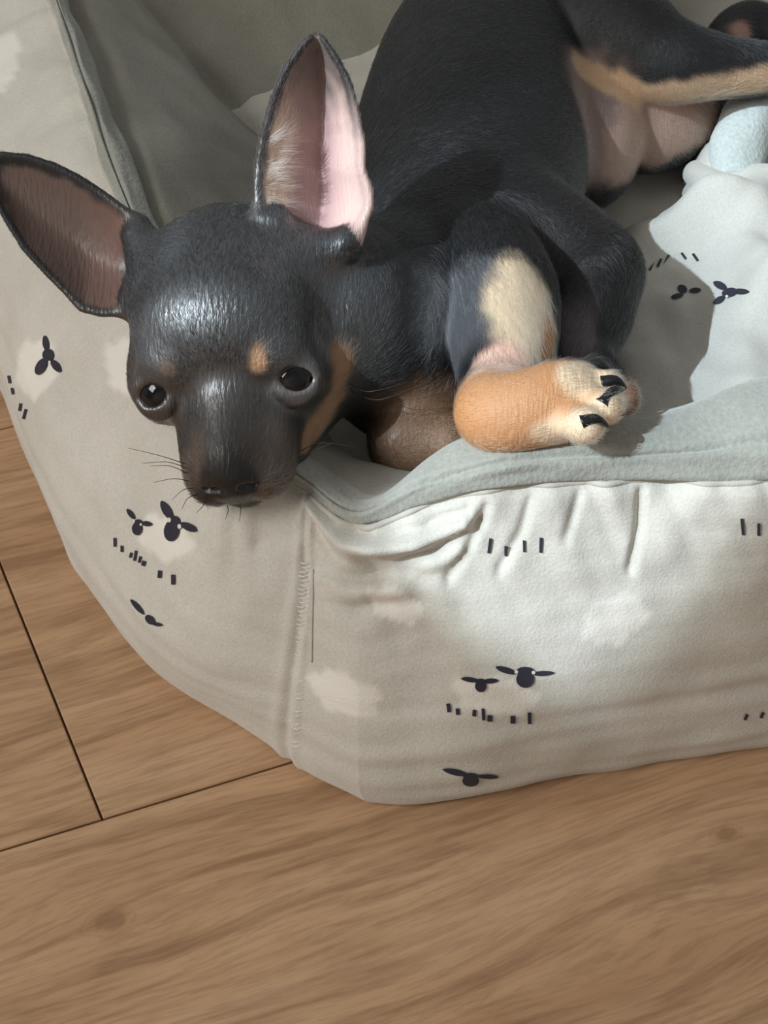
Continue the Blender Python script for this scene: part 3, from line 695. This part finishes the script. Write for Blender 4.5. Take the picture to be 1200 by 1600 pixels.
# a touch of smoothing
E2 = np.concatenate([DQ[:, [0, 1]], DQ[:, [1, 2]], DQ[:, [2, 3]], DQ[:, [3, 0]]]); E2 = np.concatenate([E2, E2[:, ::-1]])
deg = np.bincount(E2[:, 0], minlength=len(DV))[:, None]
for it in range(3):
    acc = np.stack([np.bincount(E2[:, 0], DV[E2[:, 1], k], len(DV)) for k in range(3)], 1)/np.maximum(deg, 1)
    DV = DV+(acc-DV)*(0.5 if it % 2 == 0 else 0.35)
print('DOG verts', len(DV))
me = mesh('dog', DV, DQ); 
DN = np.zeros(len(DV)*3); me.vertex_normals.foreach_get('vector', DN); DN = DN.reshape(-1, 3)
dog_bvh = BVHTree.FromPolygons([Vector(v) for v in DV], DQ.tolist())

# --- coat colours: black with tan points; patches sit on the body
BLACK = np.array([.0105, .0110, .0125]); TAN = np.array(srgb(192, 138, 94)); CREAM = np.array(srgb(224, 202, 174)); PINK = np.array(srgb(205, 150, 140))
col = np.tile(BLACK, (len(DV), 1)); furlen = np.where(np.linalg.norm(DV-HO, axis=1) < .075, .0034, .0048); furden = np.ones(len(DV)); rough = np.where(np.linalg.norm(DV-HO, axis=1) < .075, .45, .62)
def nz(p, s, o=0): return noise.noise(Vector(p)*s+Vector((o, o, o)))
def patch(centre, r, c, soft=.35, mix=1.0, stretch=None, ln=None, den=None, facing=None):
    q = DV-np.asarray(centre)
    if stretch is not None:
        ax, f = stretch; ax = np.asarray(ax)/np.linalg.norm(ax); al_ = (q@ax)[:, None]*ax; q = (q-al_)+al_/f
    d = np.linalg.norm(q, axis=1)/r; sel = np.where(d < 1.4)[0]
    if len(sel) == 0: return
    w = np.array([d[i]+.22*nz(DV[i], 130, 3) for i in sel]); w = np.clip((1-w)/soft+.5, 0, 1); w = w*w*(3-2*w)*mix
    if facing is not None: w = w*np.clip(DN[sel]@np.asarray(facing)*3, 0, 1)
    col[sel] = col[sel]*(1-w[:, None])+np.asarray(c)*w[:, None]
    if ln is not None: furlen[sel] = furlen[sel]*(1-w)+ln*w
    if den is not None: furden[sel] = furden[sel]*(1-w)+den*w
def on(px, py):
    h, n = hit(dog_bvh, px, py); return np.array(h) if h is not None else P(px, py, .12)
def dirpx(a, b): return on(*b)-on(*a)
# head points
face_grey = np.array(srgb(58, 54, 52))
patch(on(404, 565), .0032, np.array(srgb(186, 146, 114)), .8, .85, stretch=((0, .5, .8), 1.8))
patch(on(264, 578), .0030, np.array(srgb(110, 88, 70)), .9, .5)
for a, r in (((532, 560), .0055), ((530, 590), .0055), ((522, 620), .0065), ((508, 645), .0065), ((492, 672), .006), ((478, 695), .005)): patch(on(*a), r, np.array(srgb(168, 132, 102)), .9, .8)
for a, r in (((430, 705), .011), ((450, 735), .011), ((302, 735), .008), ((395, 775), .009), ((415, 690), .008), ((310, 700), .007), ((425, 765), .010)): patch(on(*a), r, np.array(srgb(88, 77, 70)), 1.0, .55)
patch(on(350, 655), .014, np.array(srgb(52, 48, 46)), 1.2, .6)
# shade on the tan forelegs and breast painted in as brown
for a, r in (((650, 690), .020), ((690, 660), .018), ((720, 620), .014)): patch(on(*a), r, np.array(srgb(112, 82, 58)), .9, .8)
# near foreleg
patch(on(735, 470), .020, np.array(srgb(92, 94, 98)), .6, .9, stretch=((0, .4, .6), 1.5), ln=.008)  # grey painted in for sunlight on the black shoulder fur
patch(on(822, 480), .015, CREAM, .5, 1, stretch=(dirpx((815, 450), (830, 520)), 1.8), ln=.010)
patch(on(800, 470), .010, CREAM, .6, .9, ln=.010)
patch(on(790, 570), .014, np.array(srgb(222, 184, 168)), .6, .95, ln=.007)
patch(on(755, 590), .011, np.array(srgb(210, 176, 156)), .7, .9, ln=.008)
for px in range(745, 925, 15): patch(on(px, 650-(px-745)*.12), .021, TAN, .3, 1, ln=.0028)
for px, py in ((900, 585), (930, 580), (955, 600), (950, 640), (930, 660), (900, 670), (870, 680)): patch(on(px, py), .0080, np.array(srgb(228, 202, 170)), .7, .9, ln=.004)
for y in range(508, 590, 10): patch(on(862-(y-500)*.17, y), .0045, TAN, .3, 1, ln=.002)  # tan tint on the ridge that stands for the sunlit sliver
# far foreleg, grey stripe and edge light fur
patch(on(900, 500), .009, np.array(srgb(128, 118, 122)), .8, .7, stretch=(dirpx((900, 470), (900, 540)), 2.4), ln=.006)
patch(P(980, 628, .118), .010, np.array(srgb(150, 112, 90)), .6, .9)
patch(on(870, 400), .030, np.array(srgb(40, 38, 38)), 1.2, .8, ln=.007)
# belly, groin and hind legs
for px, py, r in ((925, 150, .022), (935, 200, .020), (945, 245, .015), (915, 115, .014)): patch(on(px, py), r, np.array(srgb(132, 112, 106)), .8, .9, den=.35)
for px, py in ((1000, 205), (1030, 210), (985, 235), (1060, 190), (1090, 165)): patch(on(px, py), .018, np.array(srgb(178, 148, 134)), .5, .95, den=.4, ln=.004)
edge_dark = [(1105, 225), (1070, 258), (1020, 270)]
for px, py in ((905, 96), (930, 112), (960, 128), (990, 140), (1020, 144), (1050, 142), (1085, 137), (1120, 132), (1155, 128), (1195, 122), (918, 104), (945, 120), (975, 134), (1005, 143), (1035, 144), (1068, 140), (1102, 135), (1138, 130), (1175, 125)): patch(on(px, py+5), .0074, np.array(srgb(204, 170, 138)), .9, .9, ln=.005)
patch(on(1160, 52), .009, np.array(srgb(170, 128, 112)), .7, .9, den=.3)
# nose leather
nd = np.linalg.norm((DV-H(0, 6.05, -1.28))@HR/np.array([1.10, .88, 1.05])*100, axis=1)
w = np.clip((1.05-nd)/.12, 0, 1); col = col*(1-w[:, None])+np.array([.010, .0098, .0105])*w[:, None]; furden *= 1-w; rough = rough*(1-w)+.38*w
# ears: inside of the leaf
from mathutils.kdtree import KDTree
for ei, (smp, info) in enumerate(ears):
    kd = KDTree(len(smp))
    for i, p in enumerate(smp): kd.insert(p, i)
    kd.balance()
    lo, hi = smp.min(0)-.006, smp.max(0)+.006
    sel = np.where(((DV > lo) & (DV < hi)).all(1))[0]
    toc = CO-smp.mean(0); toc /= np.linalg.norm(toc)
    for i in sel:
        p, k, d = kd.find(DV[i])
        if d > .0042: continue
        furlen[i] = .0022 if info[k][0] > .12 else furlen[i]
        s, t = info[k]; front = DN[i]@toc
        if front < 0.05 or s < .03: continue
        nzv = nz(DV[i], 160, 1); e = min(t, 1-t)
        if ei == 0:
            c = np.array(srgb(188, 152, 150)) if t > .55 else np.array(srgb(150, 124, 120))  # sunlit half of the ear painted paler, shaded half darker
            wl = np.clip((.34+.12*nzv-t)/.18, 0, 1)*np.clip((.85-s)/.3, 0, 1); c = c*(1-wl)+np.array(srgb(196, 174, 156))*wl
            wr = np.clip((t-.66)/.2, 0, 1); c = c*(1-wr)+np.array(srgb(222, 190, 182))*wr
            wt = np.clip((s+.14*nzv-.52)/.32, 0, 1); c = c*(1-wt)+np.array(srgb(112, 100, 94))*wt
            wb = np.clip((.16-s)/.12, 0, 1)*np.clip((.5-t)/.2, 0, 1); c = c*(1-wb)+BLACK*wb
            we = np.clip((.055+.03*nzv-e)/.03, 0, 1)*(1 if t < .5 else .2+.8*np.clip((s-.5)/.35, 0, 1)); c = c*(1-we)+np.array(srgb(48, 44, 44))*we
            furden[i] = .25+.75*max(we, wl*.6); furlen[i] = .0026+.002*wl
        else:
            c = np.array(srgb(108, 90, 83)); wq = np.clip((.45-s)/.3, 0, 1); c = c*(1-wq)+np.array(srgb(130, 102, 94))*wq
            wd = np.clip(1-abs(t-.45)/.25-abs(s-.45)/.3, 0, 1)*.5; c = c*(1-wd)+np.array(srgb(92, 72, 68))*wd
            we = np.clip((.085+.05*nzv+.13*np.clip((s-.5)*2, 0, 1)-(t if t < .5 else (1-t)*3.5))/.07, 0, 1); we = max(we, np.clip((s+.06*nzv-.84)/.12, 0, 1), np.clip((.09-s)/.05, 0, 1)*(t < .6)); c = c*(1-we)+BLACK*1.5*we
            furden[i] = .15+.85*we; furlen[i] = .0022
        wf = np.clip(front/.25, 0, 1); col[i] = col[i]*(1-wf)+c*wf
# eye rims are bare dark skin; sunlight painted as a paler rim round the near eye
for s, c, *_ in eyes:
    d = np.linalg.norm(DV-c, axis=1); w = np.clip((EYE_R+.0026-d)/.0016, 0, 1)
    t_ = np.array(srgb(92, 88, 88)) if s == 1 else np.array(srgb(40, 36, 35))
    col = col*(1-w[:, None])+t_*w[:, None]; furden *= 1-.9*np.clip((EYE_R+.0045-d)/.002, 0, 1); rough = rough*(1-w)+.35*w
    w2 = np.clip((EYE_R+.009-d)/.005, 0, 1); furlen = furlen*(1-.5*w2)
ca_ = me.color_attributes.new('coat', 'FLOAT_COLOR', 'POINT'); ca_.data.foreach_set('color', np.concatenate([col, np.ones((len(col), 1))], 1).astype(np.float32).ravel())
ra_ = me.attributes.new('gloss', 'FLOAT', 'POINT'); ra_.data.foreach_set('value', rough.astype(np.float32))
sk_ = np.clip((.068-np.linalg.norm(DV-H(0, -.5, 1.5), axis=1))/.02, 0, 1); sh_ = me.attributes.new('shine', 'FLOAT', 'POINT'); sh_.data.foreach_set('value', (.3+.65*sk_*np.clip((.16-col.mean(1))/.13, 0, 1)).astype(np.float32))   # sleek short hair on the skull
M_skin, nt_, b_ = node_mat('dog_coat'); L_ = nt_.links.new
at = N(nt_, 'ShaderNodeAttribute', attribute_name='coat'); L_(at.outputs['Color'], b_.inputs['Base Color'])
ag = N(nt_, 'ShaderNodeAttribute', attribute_name='gloss'); L_(ag.outputs['Fac'], b_.inputs['Roughness'])
ak = N(nt_, 'ShaderNodeAttribute', attribute_name='shine'); L_(ak.outputs['Fac'], b_.inputs['Specular IOR Level']); b_.inputs['IOR'].default_value = 1.75
tc_ = N(nt_, 'ShaderNodeTexCoord'); nn_ = N(nt_, 'ShaderNodeTexNoise'); nn_.inputs['Scale'].default_value = 1; mp_ = N(nt_, 'ShaderNodeMapping'); mp_.inputs['Scale'].default_value = (950, 190, 190); L_(tc_.outputs['Object'], mp_.inputs['Vector']); L_(mp_.outputs[0], nn_.inputs['Vector'])
bp_ = N(nt_, 'ShaderNodeBump'); bp_.inputs['Strength'].default_value = .75; bp_.inputs['Distance'].default_value = .0006; L_(nn_.outputs['Fac'], bp_.inputs['Height']); L_(bp_.outputs[0], b_.inputs['Normal'])
dog = obj('dog', me, M_skin)
tag(dog, 'small black and tan puppy curled in the bed, chin on its rim', 'dog')

# --- eyes
M_eye, nt_, b_ = node_mat('eye_gloss'); at = N(nt_, 'ShaderNodeAttribute', attribute_name='tint'); nt_.links.new(at.outputs['Color'], b_.inputs['Base Color'])
b_.inputs['Roughness'].default_value = .05; b_.inputs['Specular IOR Level'].default_value = .5
for s, c, g0, *_ in eyes:
    bm = bmesh.new(); bmesh.ops.create_uvsphere(bm, u_segments=64, v_segments=48, radius=EYE_R)
    em = bpy.data.meshes.new('eye'); bm.to_mesh(em); bm.free(); em.shade_smooth()
    g = .5*(CO-c)/np.linalg.norm(CO-c)+.5*g0
    g = g+(RT*.14+UP*.14 if s == 1 else 0); g /= np.linalg.norm(g)
    tc_ = em.color_attributes.new('tint', 'FLOAT_COLOR', 'POINT'); cc = []
    for v in em.vertices:
        a = math.degrees(math.acos(max(-1, min(1, Vector(g).dot(v.co)/EYE_R))))
        wi = min(1, max(0, (a-26)/6)); ws = min(1, max(0, (a-(46 if s == 1 else 80))/5))
        k = np.array([.002, .002, .003])*(1-wi)+np.array([.0065, .0045, .004])*wi; k = k*(1-ws)+np.array([.55, .56, .60])*ws
        cc += [*k, 1]
    tc_.data.foreach_set('color', cc)
    eo = obj('eye', em, M_eye, dog); eo.location = c
# --- claws
M_claw, nt_, b_ = node_mat('black_claw'); b_.inputs['Base Color'].default_value = (.008, .008, .009, 1); b_.inputs['Roughness'].default_value = .3
for (a, b, ra, rb, tz), (ex, ey) in zip(toes, ((22, 2), (22, 4), (22, -22), (26, 2))):
    for kk in (0,):
        A_ = P(b[0]-6, b[1]-4, tz+rb*.75); tip = P(b[0]+ex*1.3, b[1]+ey*1.3, tz+rb*.3); mid = (A_+tip)/2+np.array([0, 0, .0026])
        pth = catmull(np.array([A_, mid, tip]), np.linspace(0, 1.999, 9), False)
        obj('claw', mesh('claw', *tube(pth, np.linspace(.0029, .0006, 9), 10)), M_claw, dog)['label'] = 'black claw'
# --- whiskers
M_whisk, nt_, b_ = node_mat('dark_whisker'); b_.inputs['Base Color'].default_value = (.03, .027, .025, 1); b_.inputs['Roughness'].default_value = .4
wh = [((290, 725), (250, 712), (200, 700)), ((292, 732), (262, 722), (222, 724)), ((292, 740), (265, 728), (235, 728)), ((296, 752), (270, 748), (240, 754)), ((300, 764), (285, 766), (268, 782)), ((306, 774), (292, 780), (284, 796)),
      ((355, 790), (356, 800), (352, 812)), ((375, 790), (376, 800), (374, 815)), ((320, 784), (316, 792), (306, 802)), ((470, 705), (500, 692), (560, 700)), ((465, 715), (490, 705), (522, 690)), ((548, 600), (575, 612), (640, 596)), ((548, 610), (590, 625), (680, 590))]
for w3 in wh:
    h, n = hit(dog_bvh, *w3[0])
    if h is None: h = Vector(D(*w3[0], .53))
    dep = float((np.array(h)-CO)@FW)
    pts = np.array([np.array(h), D(*w3[1], dep-.008), D(*w3[2], dep-.010)])
    pc = catmull(pts, np.linspace(0, 1.999, 14), False)
    obj('whisker', mesh('whisker', *tube(pc, np.linspace(.00020, .00006, 14), 5)), M_whisk, dog)

# --- fur
tri = np.concatenate([DQ[:, [0, 1, 2]], DQ[:, [0, 2, 3]]])
A, B, Cc = DV[tri[:, 0]], DV[tri[:, 1]], DV[tri[:, 2]]
area = np.linalg.norm(np.cross(B-A, Cc-A), axis=1)/2
cenT = (A+B+Cc)/3; nT = np.cross(B-A, Cc-A); nT /= np.maximum(np.linalg.norm(nT, axis=1, keepdims=True), 1e-12)
vd = CO-cenT; vd /= np.linalg.norm(vd, axis=1, keepdims=True); facing = (nT*vd).sum(1)
pxy = np.stack([600+FPX*((cenT-CO)@RT)/((cenT-CO)@FW), 800-FPX*((cenT-CO)@UP)/((cenT-CO)@FW)], 1)
wgt = area*furden[tri].mean(1)*np.where(facing > -.35, 1, .25)*np.where(cenT[:, 1] < .56, 1.5, 1.0)*np.where((pxy[:, 1] > -150) & (pxy[:, 0] < 1350), 1, .1)
NH = 300000
pick = rng.choice(len(tri), NH, p=wgt/wgt.sum()); r1 = np.sqrt(rng.random(NH)); r2 = rng.random(NH)
b0, b1, b2 = 1-r1, r1*(1-r2), r1*r2
def lerp(Aq): return Aq[tri[pick, 0]]*b0[:, None]+Aq[tri[pick, 1]]*b1[:, None]+Aq[tri[pick, 2]]*b2[:, None]
root = lerp(DV); nor = lerp(DN); nor /= np.linalg.norm(nor, axis=1, keepdims=True); hc = lerp(col)
ln = lerp(furlen[:, None])[:, 0]*(.6+.8*rng.random(NH))
# flow of the coat: backwards over the head, along the trunk, down the legs
headw = np.clip(1-(np.linalg.norm(root-HO, axis=1)-.055)/.03, 0, 1)[:, None]
back = -HR[:, 1]+0.15*HR[:, 2]; lat = ((root-HO)@HR[:, 0])[:, None]*HR[:, 0]*9
trunk = np.tile(P(820, 30, .11)-P(690, 470, .11), (NH, 1)); trunk /= np.linalg.norm(trunk[0])
flow = headw*(back+lat)+(1-headw)*(trunk*.6+np.array([.35, -.25, -.35]))
earw = np.zeros(NH, bool)
def towards(a, b, lo_, hi_):
    global flow
    d_ = b-a; d_ = d_/np.linalg.norm(d_); e = b-a; t = np.clip(((root-a)@e)/(e@e), -.2, 1.2); dist = np.linalg.norm(root-a-t[:, None]*e, axis=1)
    w_ = np.clip((hi_-dist)/(hi_-lo_), 0, 1)[:, None]; flow = flow*(1-w_)+d_*w_
towards(P(775, 430, .15), P(790, 570, .15), .026, .036)
towards(P(764, 648, .16), P(930, 622, .165), .016, .022)
towards(P(945, 425, .122), P(910, 555, .118), .018, .024)
towards(P(900, 40, .13), P(1200, 110, .125), .030, .040)
towards(D(490, 360, dR), D(492, 60, dR-.016), .030, .036)
towards(D(200, 415, dL), D(-20, 265, dL), .030, .036)
flow += 0.22*rng.normal(size=(NH, 3))+.25*np.array([noise.noise_vector(Vector(p)*45) for p in root])
tan_ = flow-(flow*nor).sum(1, keepdims=True)*nor; tan_ /= np.maximum(np.linalg.norm(tan_, axis=1, keepdims=True), 1e-6)
lift = (.14+.14*rng.random(NH))[:, None]
K = 4; pts = np.zeros((NH, K, 3)); rad = np.zeros((NH, K))
for k in range(K):
    t = k/(K-1); pts[:, k] = root-nor*.0003+ln[:, None]*(tan_*t+nor*(lift*t*(1.25-.6*t)))
    rad[:, k] = .000070*(1-.75*t)
# loose fringe of cream hair on the inner edge of the upright ear
smp, info = ears[0]; fr_ = np.where((info[:, 1] < .30) & (info[:, 0] > .08) & (info[:, 0] < .50) & (info[:, 1] > .03))[0]
fr_ = np.where((info[:, 1] < .20) & (info[:, 0] > .12) & (info[:, 0] < .48) & (info[:, 1] > .04))[0]
NCL, PER = 26, 16; nf = NCL*PER; ck = np.repeat(rng.choice(fr_, NCL), PER); toc = (CO-smp[ck]); toc /= np.linalg.norm(toc, axis=1, keepdims=True)
er = smp[ck]+toc*.0012+rng.normal(size=(nf, 3))*.0009; cs = info[ck, 0]
fl = np.repeat(.006+.005*rng.random(NCL), PER)*(.7+.5*rng.random(nf)); fp = np.zeros((nf, K, 3)); frd = np.zeros((nf, K))
dirf = RT*.75+UP*(.9*(cs[:, None]-.22)*2.2)-FW*.3+np.repeat(rng.normal(size=(NCL, 3))*.20, PER, 0)+rng.normal(size=(nf, 3))*.10; dirf /= np.linalg.norm(dirf, axis=1, keepdims=True)
for k in range(K):
    t = k/(K-1); fp[:, k] = er+fl[:, None]*t*dirf+FW*(.0015*t*t); frd[:, k] = .00010*(1-.8*t)
pts = np.concatenate([pts, fp]); rad = np.concatenate([rad, frd])
hc = np.concatenate([hc, np.tile(np.array(srgb(232, 212, 184)), (nf, 1))]); NT = len(pts)
hc = np.clip(hc*(.75+.5*rng.random((NT, 1))), 0, 1)
hcv = bpy.data.hair_curves.new('fur'); hcv.add_curves([K]*NT)
hcv.attributes['position'].data.foreach_set('vector', pts.astype(np.float32).ravel())
rat = hcv.attributes.get('radius') or hcv.attributes.new('radius', 'FLOAT', 'POINT'); rat.data.foreach_set('value', rad.astype(np.float32).ravel())
cat = hcv.attributes.new('coat', 'FLOAT_COLOR', 'CURVE'); cat.data.foreach_set('color', np.concatenate([hc, np.ones((NT, 1))], 1).astype(np.float32).ravel())
M_fur = bpy.data.materials.new('fur_hair'); M_fur.use_nodes = True; nt_ = M_fur.node_tree; nt_.nodes.clear()
ho = nt_.nodes.new('ShaderNodeOutputMaterial'); hb = nt_.nodes.new('ShaderNodeBsdfHairPrincipled'); hb.model = 'CHIANG'; hb.parametrization = 'COLOR'
at = N(nt_, 'ShaderNodeAttribute', attribute_name='coat'); nt_.links.new(at.outputs['Color'], hb.inputs['Color'])
hb.inputs['Roughness'].default_value = .32; hb.inputs['Radial Roughness'].default_value = .45; hb.inputs['IOR'].default_value = 1.65; hb.inputs['Random Roughness'].default_value = .2
nt_.links.new(hb.outputs[0], ho.inputs[0])
hcv.materials.append(M_fur)
fur = bpy.data.objects.new('fur', hcv); C.objects.link(fur); fur.parent = dog; fur['kind'] = 'stuff'
